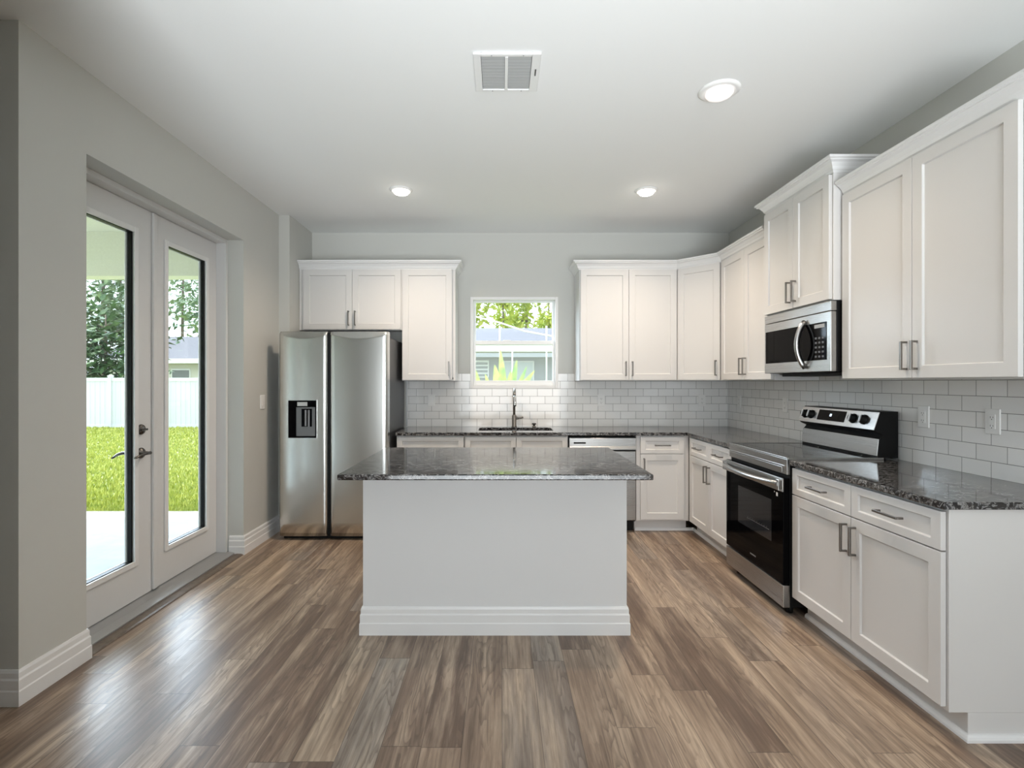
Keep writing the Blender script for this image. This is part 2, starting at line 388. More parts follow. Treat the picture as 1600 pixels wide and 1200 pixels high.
# ------------------------------------------------------------------ french doors
FD = Frame((-2.25, 0, 0), (0, 1, 0), (1, 0, 0))
b = MB()
b.box(dy0, dy0+0.029, 0.02, dz1, -0.05, 0.075, FD).box(dy1-0.029, dy1, 0.02, dz1, -0.05, 0.075, FD).box(dy0+0.029, dy1-0.029, dz1-0.033, dz1, -0.05, 0.075, FD)
b.box(dy0+0.029, dy0+0.041, 0.03, dz1-0.033, -0.05, -0.047, FD)
struct(b.build('trim_1', DOORW, bevel=0.003), 'white door frame around the pair of french doors', 'door frame')
b = MB().prism([(-2.30, 0), (-2.115, 0), (-2.115, 0.016), (-2.17, 0.026), (-2.30, 0.028)], dy0, dy1, lambda p, q, t: Vector((p, t, q)))
struct(b.build('trim_2', ALU, bevel=0.002), 'grey metal sill under the french doors', 'door sill')
b = MB().prism([(-2.115, 0), (-2.045, 0), (-2.048, 0.006), (-2.06, 0.010), (-2.10, 0.010), (-2.115, 0.006)], dy0+0.001, dy1-0.001, lambda p, q, t: Vector((p, t, q)))
struct(b.build('trim_3', speckle('wood_strip', (0.10, 0.075, 0.055), (0.17, 0.13, 0.10), 20, 0.4)), 'brown wood transition strip in front of the metal door sill', 'threshold')

def leaf(name, y0, y1, g0, g1, label):
    gz0, gz1 = 0.265, 2.297
    t = thing(name, (-2.25, (y0+y1)/2, 0.03), label, 'door', None, 'structure')
    b = MB()
    b.box(y0, g0, 0.032, 2.464, -0.045, 0, FD).box(g1, y1, 0.032, 2.464, -0.045, 0, FD)
    b.box(g0, g1, 0.032, gz0, -0.045, 0, FD).box(g0, g1, gz1, 2.464, -0.045, 0, FD)
    b.build('door_slab', DOORW, t)
    b = MB(); e = 0.026
    for c0, c1 in ((0, 0.011), (-0.056, -0.045)):
        for q0, q1, r0, r1 in ((g0-e, g0+0.008, gz0-e, gz1+e), (g1-0.008, g1+e, gz0-e, gz1+e), (g0+0.008, g1-0.008, gz0-e, gz0+0.008), (g0+0.008, g1-0.008, gz1-0.008, gz1+e)):
            b.box(q0, q1, r0, r1, c0, c1, FD)
    gf = b.build('glass_frame', TRIMW, t, 0.004, 3)
    b = MB()
    for q0, q1, r0, r1 in ((g0, g0+0.012, gz0, gz1), (g1-0.012, g1, gz0, gz1), (g0+0.012, g1-0.012, gz0, gz0+0.008), (g0+0.012, g1-0.012, gz1-0.008, gz1)):
        b.box(q0, q1, r0, r1, -0.035, -0.010, FD)
    b.build('glass_gasket', BLACK, t)
    MB().box(g0+0.010, g1-0.010, gz0+0.006, gz1-0.006, -0.026, -0.020, FD).build('glass_pane', GLASS, t)
    return t
d1 = leaf('door_1', dy0+0.031, 3.310, 2.676, 3.140, 'left white french door leaf with full-height glass, lever and deadbolt')
d2 = leaf('door_2', 3.314, dy1-0.031, 3.442, 3.904, 'right white french door leaf with full-height glass and no handle')
MB().box(3.292, 3.332, 0.036, 2.46, 0.001, 0.017, FD).box(3.332, 3.356, 0.036, 0.075, 0.001, 0.012, FD).build('astragal', DOORW, d2, 0.005, 3)
# deadbolt and levers on the left leaf
kb = MB().lathe([(0.0, 0), (0.033, 0), (0.033, 0.004), (0.028, 0.013), (0.012, 0.018), (0.0, 0.018)], FD(3.196, 1.075, 0), (1, 0, 0), 24)
kb.prism([(-0.019, -0.006), (0.019, -0.006), (0.019, 0.006), (-0.019, 0.006)], 0.018, 0.034, lambda p, q, t: FD(3.196+p, 1.075+q, t))
kb.build('deadbolt', BRONZE, d1)
kb = MB()
for sgn, c0 in ((1, 0.0), (-1, -0.045)):
    kb.lathe([(0.0, 0), (0.034, 0), (0.034, 0.005), (0.028, 0.013), (0.013, 0.018), (0.011, 0.050), (0.0, 0.050)], FD(3.196, 0.928, c0), (sgn, 0, 0), 24)
    kb.tube([FD(3.196+0.012, 0.928, c0+sgn*0.052), FD(3.17, 0.930, c0+sgn*0.054), FD(3.13, 0.926, c0+sgn*0.053), FD(3.095, 0.915, c0+sgn*0.048), FD(3.080, 0.913, c0+sgn*0.046)], [0.011, 0.010, 0.008, 0.007, 0.006], 10)
kb.build('lever_handle', BRONZE, d1)

# ------------------------------------------------------------------ window
t = thing('window_1', (0.135, 5.30, wz0), 'small white single-hung window over the sink', 'window', None, 'structure')
FW = Frame((0, YB, 0), (1, 0, 0), (0, -1, 0))
b = MB(); fw = 0.030
for q0, q1, r0, r1 in ((wx0, wx0+fw, wz0, wz1), (wx1-fw, wx1, wz0, wz1), (wx0+fw, wx1-fw, wz0, wz0+0.034), (wx0+fw, wx1-fw, wz1-fw, wz1)):
    b.box(q0, q1, r0, r1, -0.09, 0.006, FW)
b.build('window_frame', TRIMW, t, 0.003)
zm = 1.765
def sash(z0, z1, c0, bot, topr):
    b = MB(); x0, x1 = wx0+fw, wx1-fw; st = 0.024
    for q0, q1, r0, r1 in ((x0, x0+st, z0, z1), (x1-st, x1, z0, z1), (x0+st, x1-st, z0, z0+bot), (x0+st, x1-st, z1-topr, z1)):
        b.box(q0, q1, r0, r1, c0-0.03, c0, FW)
    s = b.build('sash', VINYL, t, 0.003)
    MB().box(x0+st-0.004, x1-st+0.004, z0+bot-0.004, z1-topr+0.004, c0-0.017, c0-0.012, FW).build('window_pane', GLASS, s)
sash(zm-0.01, wz1-fw, -0.060, 0.034, 0.020)
sash(wz0+0.034, zm+0.035, -0.025, 0.048, 0.040)
MB().box(0.02, 0.10, zm+0.035, zm+0.043, -0.05, -0.03, FW).build('sash_lock', VINYL, t, 0.002)

# ------------------------------------------------------------------ cabinets
FBK = lambda yface, x0: Frame((x0, yface, 0), (1, 0, 0), (0, -1, 0))
FRT = lambda xface, y0: Frame((xface, y0, 0), (0, -1, 0), (-1, 0, 0))
HCTR = 0.884   # cabinet top under the slab
g = 0.003
def upper(F, wd, z0, z1, depth, doors, label, hz=None, left_st=0.012, right_st=0.012, name='wall_cabinet'):
    """doors: list of (a0, a1, handle side 'l'/'r'/None)"""
    o = F(wd/2, z0, -depth/2); t = thing(name, o, label, 'cabinet')
    b = MB(); th = 0.016
    b.box(0, th, z0, z1, -depth, 0, F).box(wd-th, wd, z0, z1, -depth, 0, F).box(th, wd-th, z1-th, z1, -depth, 0, F)
    b.box(th, wd-th, z0+0.014, z0+0.014+th, -depth, 0, F).box(th, wd-th, z0, z1, -depth, -depth+0.008, F)
    b.box(th, wd-th, z0, z1, -0.018, 0, F)
    b.build('cabinet_body', CAB, t, 0.0015)
    for a0, a1, hs in doors:
        d = MB().shaker(F, a0, a1, z0+0.006, z1-0.012, 0.002).build('door', CAB, t, 0.0015)
        if hs:
            a = a0+0.030 if hs == 'l' else a1-0.030
            MB().pull(F, a, (z0+0.115 if hz is None else hz), 0.023).build('handle', NICKEL, d, 0.001)
    return t
UZ0, UZ1 = 1.385, 2.468
YF = 4.95; XF = 2.005
# back wall, left of the window
upper(FBK(YF, -1.925), 0.967, 1.872, UZ1, 0.33, [(0.022, 0.489, 'r'), (0.492, 0.958, 'l')], 'white two-door wall cabinet over the refrigerator', hz=1.985)
MB_f = MB().box(-1.948, -1.926, YF-0.005, YF+0.30, 1.872, UZ1).build('filler_strip', CAB, None, 0.001)
tag(MB_f, 'narrow white filler strip between the left wall and the cabinet over the refrigerator', 'filler strip')
upper(FBK(YF, -0.957), 0.515, UZ0, UZ1, 0.33, [(0.005, 0.484, 'r')], 'tall white one-door wall cabinet left of the window')
# back wall, right of the window
upper(FBK(YF, 0.755), 0.945, UZ0, UZ1, 0.33, [(0.010, 0.474, 'r'), (0.477, 0.935, 'l')], 'white two-door wall cabinet right of the window')
# diagonal corner
P0, P1 = Vector((1.705, YF, 0)), Vector((XF, 4.64, 0)); ud = (P1-P0); Ld = ud.length; ud.normalize(); wdv = Vector((ud.y, -ud.x, 0))
FDG = Frame(P0, ud, wdv)
t = thing('corner_wall_cabinet', (2.05, 5.0, UZ0), 'white diagonal one-door wall cabinet in the back right corner', 'cabinet')
poly = [(1.702, YF), (XF, 4.638), (TR, 4.638), (TR, TB), (1.702, TB)]
MB().prism(poly, UZ0, UZ1, lambda p, q, z: Vector((p, q, z))).build('cabinet_body', CAB, t, 0.0015)
d = MB().shaker(FDG, 0.014, Ld-0.014, UZ0+0.006, UZ1-0.012, 0.002).build('door', CAB, t, 0.0015)
MB().pull(FDG, Ld-0.045, UZ0+0.115, 0.023).build('handle', NICKEL, d, 0.001)
# right wall
upper(FRT(XF, 4.636), 0.882, UZ0, UZ1, XR-XF-0.017, [(0.022, 0.456, 'r'), (0.459, 0.874, 'l')], 'white two-door wall cabinet between the corner cabinet and the microwave')
upper(FRT(1.945, 3.751), 0.755, 1.852, 2.60, XR-1.945-0.001, [(0.008, 0.376, 'r'), (0.379, 0.747, 'l')], 'raised white two-door wall cabinet above the microwave', hz=1.965)
upper(FRT(XF, 2.985), 1.030, UZ0, UZ1, XR-XF-0.017, [(0.008, 0.512, 'r'), (0.515, 1.022, 'l')], 'large white two-door wall cabinet nearest the camera on the right wall')
# crown mouldings
CR = [(-0.012, 0), (0.004, 0), (0.008, 0.010), (0.015, 0.016), (0.020, 0.030), (0.034, 0.050), (0.050, 0.058), (0.050, 0.064), (0.060, 0.068), (0.060, 0.082), (-0.012, 0.082)]
def crown(path, z, label): tag(MB().sweep(path, CR, z).build('crown_molding', TRIMW), label, 'crown molding')
crown([(XJ+0.002, YF-0.001), (-0.442, YF-0.001), (-0.442, YB-0.001)], UZ1-0.012, 'white crown molding on the cabinets left of the window')
crown([(0.755, YB-0.001), (0.755, YF-0.001), (1.704, YF-0.001), (XF-0.001, 4.639), (XF-0.001, 3.820)], UZ1-0.012, 'white crown molding on the corner run of wall cabinets right of the window')
crown([(XR-0.002, 3.751), (1.945, 3.751), (1.945, 2.996), (XR-0.002, 2.996)], 2.597, 'raised white crown molding on the cabinet above the microwave')
crown([(XF-0.001, 2.984), (XF-0.001, 1.955), (XR-0.002, 1.955)], UZ1-0.012, 'white crown molding on the large wall cabinet nearest the camera')

def base(F, wd, depth, label, drawers, doors, open_top=False, name='base_cabinet'):
    t = thing(name, F(wd/2, 0, -depth/2), label, 'cabinet')
    b = MB()
    if open_top:
        b.box(0, 0.018, 0.105, HCTR, -depth, 0, F).box(wd-0.018, wd, 0.105, HCTR, -depth, 0, F).box(0.018, wd-0.018, 0.105, HCTR, -0.018, 0, F).box(0.018, wd-0.018, 0.105, 0.123, -depth, -0.018, F)
    else: b.box(0, wd, 0.105, HCTR, -depth, 0, F)
    b.box(0, wd, 0, 0.105, -depth, -0.072, F)
    b.build('cabinet_body', CAB, t, 0.002)
    for a0, a1, h in drawers:
        d = MB().shaker(F, a0, a1, 0.722, 0.872, 0.002, rail=0.046, top=0.036).build('drawer', CAB, t, 0.0015)
        if h: MB().pull(F, (a0+a1)/2, 0.797, 0.023, vertical=False).build('handle', NICKEL, d, 0.001)
    for a0, a1, hs in doors:
        d = MB().shaker(F, a0, a1, 0.122, 0.716, 0.002).build('door', CAB, t, 0.0015)
        if hs:
            a = a0+0.030 if hs == 'l' else a1-0.030
            MB().pull(F, a, 0.610, 0.023).build('handle', NICKEL, d, 0.001)
    return t
YBF = 4.672; XBF = 1.715
base(FBK(YBF, -0.953), 0.616, TB-YBF, 'white base cabinet with a wide drawer beside the refrigerator', [(0.006, 0.611, False)], [(0.006, 0.307, 'r'), (0.310, 0.611, 'l')])
base(FBK(YBF, -0.335), 0.944, TB-YBF, 'white sink base cabinet with two false drawer fronts under the faucet', [(0.008, 0.470, False), (0.474, 0.936, False)], [(0.008, 0.470, 'r'), (0.474, 0.936, 'l')], True)
base(FBK(YBF, 1.232), 0.480, TB-YBF, 'narrow white base cabinet right of the dishwasher', [(0.034, 0.430, True)], [(0.034, 0.430, 'l')])
base(FRT(XBF, YBF-0.002), 0.914, TR-XBF, 'white base cabinet with two small drawers left of the range', [(0.075, 0.487, True), (0.491, 0.905, True)], [(0.075, 0.487, 'r'), (0.491, 0.905, 'l')])
nb = base(FRT(XBF, 2.985), 1.025, TR-XBF, 'large white base cabinet with two drawers nearest the camera', [(0.008, 0.506, True), (0.510, 1.014, True)], [(0.008, 0.506, 'r'), (0.510, 1.014, 'l')])
SH = [(0, 0), (0.018, 0), (0.018, 0.010), (0.014, 0.019), (0.007, 0.024), (0, 0.025)]
struct(MB().sweep([(1.232, YBF+0.072), (XBF+0.072, YBF+0.072), (XBF+0.072, 3.757)], SH).build('trim_4', TRIMW), 'white shoe molding along the corner base cabinet toe kicks', 'shoe molding')
struct(MB().sweep([(XBF+0.072, 2.984), (XBF+0.072, 1.960), (TR, 1.960)], SH).build('trim_5', TRIMW), 'white shoe molding around the base cabinet nearest the camera', 'shoe molding')

# countertops
SX = 1.680; SY = 4.635; Z0, Z1 = 0.885, 0.915
hole = rrect(-0.215, 0.495, 4.80, 5.145, 0.06)
o = flat_slab('countertop', [(-0.957, SY), (SX, SY), (SX, 3.757), (TR-0.001, 3.757), (TR-0.001, TB-0.001), (-0.957, TB-0.001)], [hole], Z0, Z1, GRANITE)
tag(o, 'L-shaped dark granite countertop along the back wall with the sink cut-out', 'countertop')
o = flat_slab('countertop', [(SX, 1.942), (TR-0.001, 1.942), (TR-0.001, 2.984), (SX, 2.984)], [], Z0, Z1, GRANITE)
tag(o, 'dark granite countertop on the base cabinet nearest the camera', 'countertop')

# backsplash (tiled skins on the walls)
b = MB()
zt = 0.914+7*0.0778
YC = YB-0.0008
b.box(-0.964, wx0, TB, YC, 0.915, zt).box(wx1, TR-0.001, TB, YC, 0.915, zt).box(wx0, wx1, TB, YC, 0.915, wz0)
bs = b.build('backsplash', TILEB); tag(bs, 'white subway tile backsplash on the back wall', 'backsplash')
b = MB().box(TR, XR-0.001, 1.950, TB-0.0005, 0.90, zt).box(TR+0.001, XR-0.001, 2.99, 3.752, 0.5, 0.90).build('backsplash', TILER)
tag(b, 'white subway tile backsplash on the right wall behind the range', 'backsplash')
b = MB().box(-0.976, -0.9645, TB-0.002, YB, 0.915, zt).build('tile_edge_strip', ALU)
tag(b, 'grey metal edge strip at the left end of the tile beside the refrigerator', 'edge strip')

# ------------------------------------------------------------------ island
t = thing('kitchen_island', (-0.03, 3.15, 0), 'white kitchen island with a plain panelled front in the middle of the floor', 'island')
IX0, IX1, IY0, IY1 = -0.752, 0.684, 2.785, 3.535
MB().box(IX0, IX1, IY0, IY1, 0, HCTR+0.001).build('island_body', ISL, t, 0.003)
MB().sweep([(IX0, IY1), (IX0, IY0), (IX1, IY0), (IX1, IY1)], BB).build('island_baseboard', TRIMW, t)
FI = Frame((IX1, IY1, 0), (-1, 0, 0), (0, 1, 0))
for k in range(3):
    a0 = 0.010+k*0.473
    d = MB().shaker(FI, a0, a0+0.470, 0.122, 0.716, 0.002).build('door', CAB, t, 0.0015)
    MB().pull(FI, a0+0.44, 0.61, 0.023).build('handle', NICKEL, d, 0.001)
    d = MB().shaker(FI, a0, a0+0.470, 0.722, 0.872, 0.002, rail=0.046, top=0.036).build('drawer', CAB, t, 0.0015)
    MB().pull(FI, a0+0.235, 0.797, 0.023, vertical=False).build('handle', NICKEL, d, 0.001)
o = flat_slab('island_countertop', [(-0.808, 2.524), (0.751, 2.524), (0.751, 3.571), (-0.808, 3.571)], [], HCTR+0.002, 0.916, GRANITE)
tag(o, 'rectangular dark granite countertop overhanging the white island', 'countertop')

# ------------------------------------------------------------------ sink, faucet, fitting
t = thing('kitchen_sink', (0.14, 4.97, 0.70), 'dark stainless undermount sink in the back countertop', 'sink')
out = rrect(-0.222, 0.502, 4.793, 5.152, 0.065); inn = rrect(-0.20, 0.48, 4.815, 5.13, 0.06)
n = len(out); b = MB()
vs = [Vector((x, y, 0.8845)) for x, y in out]+[Vector((x, y, 0.70)) for x, y in inn]
vs2 = [Vector((x*1.0-0.0, y, 0.8845)) for x, y in rrect(-0.230, 0.510, 4.785, 5.160, 0.07)]+[Vector((x, y, 0.692)) for x, y in rrect(-0.208, 0.488, 4.807, 5.138, 0.065)]
b.add(vs, [(i, (i+1) % n, n+(i+1) % n, n+i) for i in range(n)]+[tuple(range(n, 2*n))])
b.add(vs2, [(i, (i+1) % n, n+(i+1) % n, n+i) for i in range(n)]+[tuple(range(n, 2*n))])
k = 0; b.f += [[i, (i+1) % n, 2*n+(i+1) % n, 2*n+i] for i in range(n)]; b.mi += [0]*n; b.sm += [False]*n
b.build('basin', mat('sink_steel', (0.16, 0.155, 0.15), 0.3, 1.0), t)
MB().lathe([(0, 0), (0.045, 0), (0.045, 0.004), (0.03, 0.004), (0.028, 0.001), (0, 0.001)], (0.14, 4.98, 0.701), (0, 0, 1), 24).build('drain', CHROME, t)
t = thing('kitchen_faucet', (0.133, 5.205, Z1), 'tall brushed metal pull-down faucet behind the sink', 'faucet')
fx, fy = 0.133, 5.205
MB().lathe([(0, 0), (0.027, 0), (0.027, 0.006), (0.0225, 0.012), (0.0225, 0.115), (0.018, 0.122), (0, 0.122)], (fx, fy, Z1), (0, 0, 1), 24).build('faucet_body', NICKEL, t)
pts = [(fx, fy, Z1+0.11), (fx, fy, Z1+0.30)]
for k in range(1, 13):
    a = PI*k/12*0.93; pts.append((fx, fy-0.085*(1-math.cos(a)), Z1+0.30+0.085*math.sin(a)))
MB().tube(pts, 0.0125, 14).build('spout', NICKEL, t)
e = Vector(pts[-1]); dn = (Vector(pts[-1])-Vector(pts[-2])).normalized()
MB().lathe([(0, 0), (0.0135, 0), (0.0165, 0.012), (0.0175, 0.09), (0.015, 0.105), (0, 0.105)], e, dn, 18).build('spray_head', CHROME, t)
MB().tube([(fx+0.02, fy, Z1+0.088), (fx+0.050, fy, Z1+0.090), (fx+0.092, fy-0.004, Z1+0.098)], [0.0115, 0.0105, 0.009], 12).lathe([(0, 0), (0.014, 0), (0.014, 0.022), (0, 0.022)], (fx+0.018, fy, Z1+0.089), (1, 0, 0), 16).build('lever', NICKEL, t)
o = MB().lathe([(0, 0), (0.020, 0), (0.020, 0.004), (0.012, 0.008), (0.011, 0.022), (0.022, 0.027), (0.022, 0.036), (0.014, 0.040), (0, 0.040)], (0.335, 5.205, Z1), (0, 0, 1), 20).build('sink_fitting', BRONZE)  # small fitting of unidentified use
tag(o, 'small dark metal fitting on the granite right of the faucet', 'sink fitting')

# ------------------------------------------------------------------ refrigerator
t = thing('refrigerator', (-1.46, 4.85, 0), 'stainless side-by-side refrigerator with a water dispenser', 'refrigerator')
RX0, RX1, RYF, RZ = -1.925, -0.986, 4.435, 1.812
MB().box(RX0+0.006, RX1-0.004, 4.545, 5.22, 0.025, 1.765).build('case', CASEG, t, 0.004)
MB().box(RX0+0.015, RX1-0.015, 4.50, 4.56, 0.0, 0.032).build('base_grille', BLACK, t, 0.004)
def fdoor(x0, x1, z0, z1, flip):
    """convex steel door with a pillowed top and a scooped inner edge"""
    b = MB(); NX, NZ = 22, 40; bulge = 0.008; wd = x1-x0
    def P(i, j):
        u = i/NX; v = j/NZ
        x = x0+wd*u; z = z0+(z1-z0)*v
        edge = min(u, 1-u)*wd
        y = RYF+bulge*(2*u-1)**2
        if edge < 0.018: y += 0.014*(1-edge/0.018)**2
        # pillowed top
        dt = (z1-z)
        arch = 0.055*(1-(2*u-1)**2)
        if dt < 0.03+arch: y += 0.020*((0.03+arch-dt)/(0.03+arch))**1.2
        return Vector((x, y, z))
    zs = [j for j in range(NZ+1)]
    # finer rows near the top
    rows = [k/14*0.90 for k in range(15)]+[0.90+0.10*k/24 for k in range(1, 25)]
    NZ = len(rows)-1
    def Q(i, j):
        u = i/NX; z = z0+(z1-z0)*rows[j]; x = x0+wd*u; edge = min(u, 1-u)*wd
        y = RYF+bulge*(2*u-1)**2
        if edge < 0.012: y += 0.006*(1-edge/0.012)**2
        dt = z1-z; arch = 0.02+0.045*(1-(2*u-1)**2)
        if dt < arch: y += 0.022*((arch-dt)/arch)**1.0
        return Vector((x, y, z))
    us = [0]
    vs = [Q(i, j) for j in range(NZ+1) for i in range(NX+1)]
    fs = [(j*(NX+1)+i, j*(NX+1)+i+1, (j+1)*(NX+1)+i+1, (j+1)*(NX+1)+i) for j in range(NZ) for i in range(NX)]
    n0 = len(vs); back = 4.535
    ring = [i for i in range(NX+1)]+[j*(NX+1)+NX for j in range(1, NZ+1)]+[NZ*(NX+1)+i for i in range(NX-1, -1, -1)]+[j*(NX+1) for j in range(NZ-1, 0, -1)]
    vb = [Vector((vs[k].x, back, vs[k].z)) for k in ring]; m = len(ring)
    b.add(vs+vb, fs, True)
    base_i = 0
    b.smooth = False
    for k in range(m):
        b.f.append([ring[k], ring[(k+1) % m], n0+(k+1) % m, n0+k]); b.mi.append(0); b.sm.append(False)
    b.f.append([n0+k for k in range(m)]); b.mi.append(0); b.sm.append(False)
    return b
xs0, xs1 = -1.512, -1.483
dl = fdoor(RX0, xs0, 0.036, RZ, False).build('freezer_door', SSF, t)
dr = fdoor(xs1, RX1, 0.036, RZ, True).build('fridge_door', SSF, t)
MB().box(xs0+0.001, xs1-0.001, 4.490, 4.54, 0.04, RZ-0.005).build('handle_channel', BLACK, t)
MB().box(RX1-0.09, RX1-0.02, 4.50, 4.66, 1.766, 1.800).build('hinge_cover', CASEG, t, 0.006)
FR = Frame((0, RYF, 0), (1, 0, 0), (0, -1, 0))
b = MB()
dx0, dx1, dz0_, dz1_ = -1.842, -1.600, 0.888, 1.212
yf = -0.012
b.box(dx0, dx0+0.068, dz0_, dz1_, yf-0.02, 0.004, FR).box(dx1-0.010, dx1, dz0_, dz1_, yf-0.02, 0.004, FR)
b.box(dx0+0.068, dx1-0.010, dz1_-0.058, dz1_, yf-0.02, 0.004, FR).box(dx0+0.068, dx1-0.010, dz0_, dz0_+0.016, yf-0.02, 0.004, FR)
disp = b.build('water_dispenser', BGLASS, dl, 0.001)
MB().box(dx0+0.068, dx1-0.010, dz0_+0.016, dz1_-0.058, -0.012, 0.001, FR).build('dispenser_recess', mat('recess_grey', (0.20, 0.20, 0.205), 0.35, 0.7), dl)
MB().box(dx0-0.005, dx1+0.005, dz1_, dz1_+0.004, -0.01, 0.0035, FR).box(dx0-0.005, dx1+0.005, dz0_-0.004, dz0_, -0.01, 0.0035, FR).box(dx0-0.005, dx0, dz0_, dz1_, -0.01, 0.0035, FR).box(dx1, dx1+0.005, dz0_, dz1_, -0.01, 0.0035, FR).build('dispenser_trim', CHROME, dl)
MB().box(dx0+0.078, dx0+0.165, dz1_-0.048, dz1_-0.014, 0.004, 0.006, FR).build('dispenser_display', mat('pale_panel', (0.62, 0.62, 0.62), 0.3, 0.6), dl)
MB().box(-1.728, -1.638, 0.985, 1.140, 0.001, 0.003, FR).build('dispenser_opening', BGLASS, dl)
MB().box(-1.700, -1.684, 0.99, 1.13, 0.003, 0.009, FR).box(-1.672, -1.656, 0.985, 1.13, 0.003, 0.012, FR).build('dispenser_paddle', mat('paddle_grey', (0.25, 0.25, 0.26), 0.3, 0.6), dl, 0.004)

# ------------------------------------------------------------------ dishwasher
FDW = FBK(YBF, 0.613)
t = thing('dishwasher', (0.92, 4.95, 0), 'stainless dishwasher between the sink base and the narrow base cabinet', 'dishwasher')
MB().box(0.004, 0.612, 0.10, 0.872, -0.58, -0.004, FDW).box(0.01, 0.606, 0, 0.10, -0.5, -0.06, FDW).build('tub_body', BLACK, t)
MB().box(0.006, 0.610, 0.115, 0.742, -0.004, 0.024, FDW).build('door', SSX, t, 0.004)
pf = [(0.0, 0.752), (0.026, 0.752), (0.040, 0.758), (0.040, 0.768), (0.030, 0.790), (0.030, 0.862), (0.024, 0.866), (0.0, 0.866)]
MB().prism(pf, 0.006, 0.610, lambda p, q, tt: FDW(tt, q, p)).build('control_panel', SSX, t, 0.001)
MB().box(0.045, 0.155, 0.812, 0.826, 0.029, 0.032, FDW).build('vent_slot', BLACK, t)

# ------------------------------------------------------------------ electric range
t = thing('electric_range', (2.0, 3.37, 0), 'stainless and black electric range between the right base cabinets', 'range')
RF = Frame((1.69, 3.752, 0), (0, -1, 0), (-1, 0, 0)); RW = 0.757      # a from the far side to the near side, c towards the room
MB().box(0.003, RW-0.003, 0.05, 0.905, -0.60, 0, RF).build('range_body', BLACK, t, 0.002)
for a in (0.06, RW-0.06):
    for c in (-0.03, -0.55): MB().lathe([(0, 0), (0.02, 0), (0.02, 0.05), (0, 0.05)], RF(a, 0.0, c), (0, 0, 1), 12).build('foot', BLACK, t)
MB().box(0.001, RW-0.001, 0.905, 0.925, -0.56, 0.012, RF).build('cooktop', COOKG, t, 0.003)
MB().box(0.0, RW, 0.919, 0.928, 0.010, 0.020, RF).box(0.0, 0.006, 0.906, 0.928, -0.55, 0.012, RF).box(RW-0.006, RW, 0.906, 0.928, -0.55, 0.012, RF).build('cooktop_rim', SSY, t, 0.002)
# faint cooking zones
BM = mat('burner_mark', (0.12, 0.12, 0.12), 0.3)
for a, c, r in ((0.20, -0.15, 0.115), (0.56, -0.15, 0.095), (0.20, -0.42, 0.08), (0.56, -0.42, 0.115)):
    n = 48; vs = [RF(a, 0.9256, c)+Vector((math.cos(2*PI*k/n), math.sin(2*PI*k/n), 0))*q for q in (r-0.002, r) for k in range(n)]
    MB().add(vs, [(k, (k+1) % n, n+(k+1) % n, n+k) for k in range(n)]).build('burner_ring', BM, t)
MB().box(0.0, RW, 0.828, 0.918, 0.0, 0.018, RF).box(0.05, RW-0.05, 0.835, 0.868, 0.018, 0.021, RF).box(0.02, RW-0.02, 0.874, 0.880, 0.018, 0.024, RF).build('front_rail', SSY, t, 0.002)
dd = MB().box(0.0, RW, 0.188, 0.808, 0.0, 0.040, RF).build('oven_door', BGLASS, t, 0.003)
MB().box(0.0, RW, 0.728, 0.806, 0.036, 0.046, RF).build('door_band', SSY, dd, 0.002)
win = MB().box(0.19, RW-0.13, 0.40, 0.655, 0.0395, 0.0408, RF).build('oven_window', WINFRAME, dd)
b = MB()
for k in range(9): b.box(0.33+k*0.03, 0.333+k*0.03, 0.47, 0.474, 0.0408, 0.0418, RF)
b.box(0.32, 0.60, 0.462, 0.465, 0.0408, 0.0418, RF); b.build('oven_rack', RACK, dd)
MB().box(RW-0.075, RW-0.058, 0.690, 0.712, 0.040, 0.0412, RF).box(RW-0.098, RW-0.092, 0.708, 0.714, 0.040, 0.0412, RF).build('door_sticker', PLASTIC, dd)
b = MB()
for k in range(7): b.box(0.36+k*0.011, 0.367+k*0.011, 0.235, 0.244, 0.040, 0.0405, RF)
b.build('maker_mark', mat('dim_grey_mark', (0.25, 0.25, 0.25), 0.4), dd)
# bowed handle with slotted end brackets
b = MB(); pts = []
for k in range(17):
    u = k/16; pts.append(RF(0.02+u*(RW-0.04), 0.772-0.006*math.sin(PI*u), 0.062+0.042*math.sin(PI*u)**0.8))
b.tube(pts, 0.013, 10, ry=0.017)
hd = b.build('door_handle', SSY, dd)
for a in (0.0, RW-0.028): MB().box(a, a+0.028, 0.735, 0.800, 0.044, 0.068, RF).build('handle_bracket', SSY, dd, 0.003)
for c in (0.0525, 0.0625): MB().box(RW, RW+0.0008, 0.742, 0.793, c-0.0028, c+0.0028, RF).build('bracket_slot', BLACK, dd)
MB().box(0.0, RW, 0.050, 0.180, 0.0, 0.040, RF).build('storage_drawer', SSY, t, 0.004)
# backguard
gx = lambda p, q, a: RF(a, q, -(p-1.69))
pf = [(2.325, 0.925), (2.205, 0.925), (2.205, 0.94), (2.215, 1.035), (2.235, 1.060), (2.195, 1.078), (2.182, 1.092), (2.215, 1.190), (2.225, 1.198), (2.325, 1.198)]
MB().prism(pf, 0.002, RW-0.002, gx).build('backguard', BLACK, t, 0.002)
MB().prism([(2.2045, 0.938), (2.2145, 1.036), (2.210, 1.036), (2.200, 0.938)], 0.004, RW-0.004, gx).build('backguard_panel', SSY, t, 0.001)
cpn = MB().prism([(2.183, 1.088), (2.217, 1.192), (2.2125, 1.194), (2.1785, 1.090)], 0.0, RW, gx).build('control_panel', SSY, t, 0.001)
nrm = Vector((-(1.194-1.090), 0, (2.2125-2.1785))).normalized()
def cpt(a, f, out=0.0): return Vector((2.1785+0.034*f, 3.752-a, 1.090+0.104*f)) + nrm*out
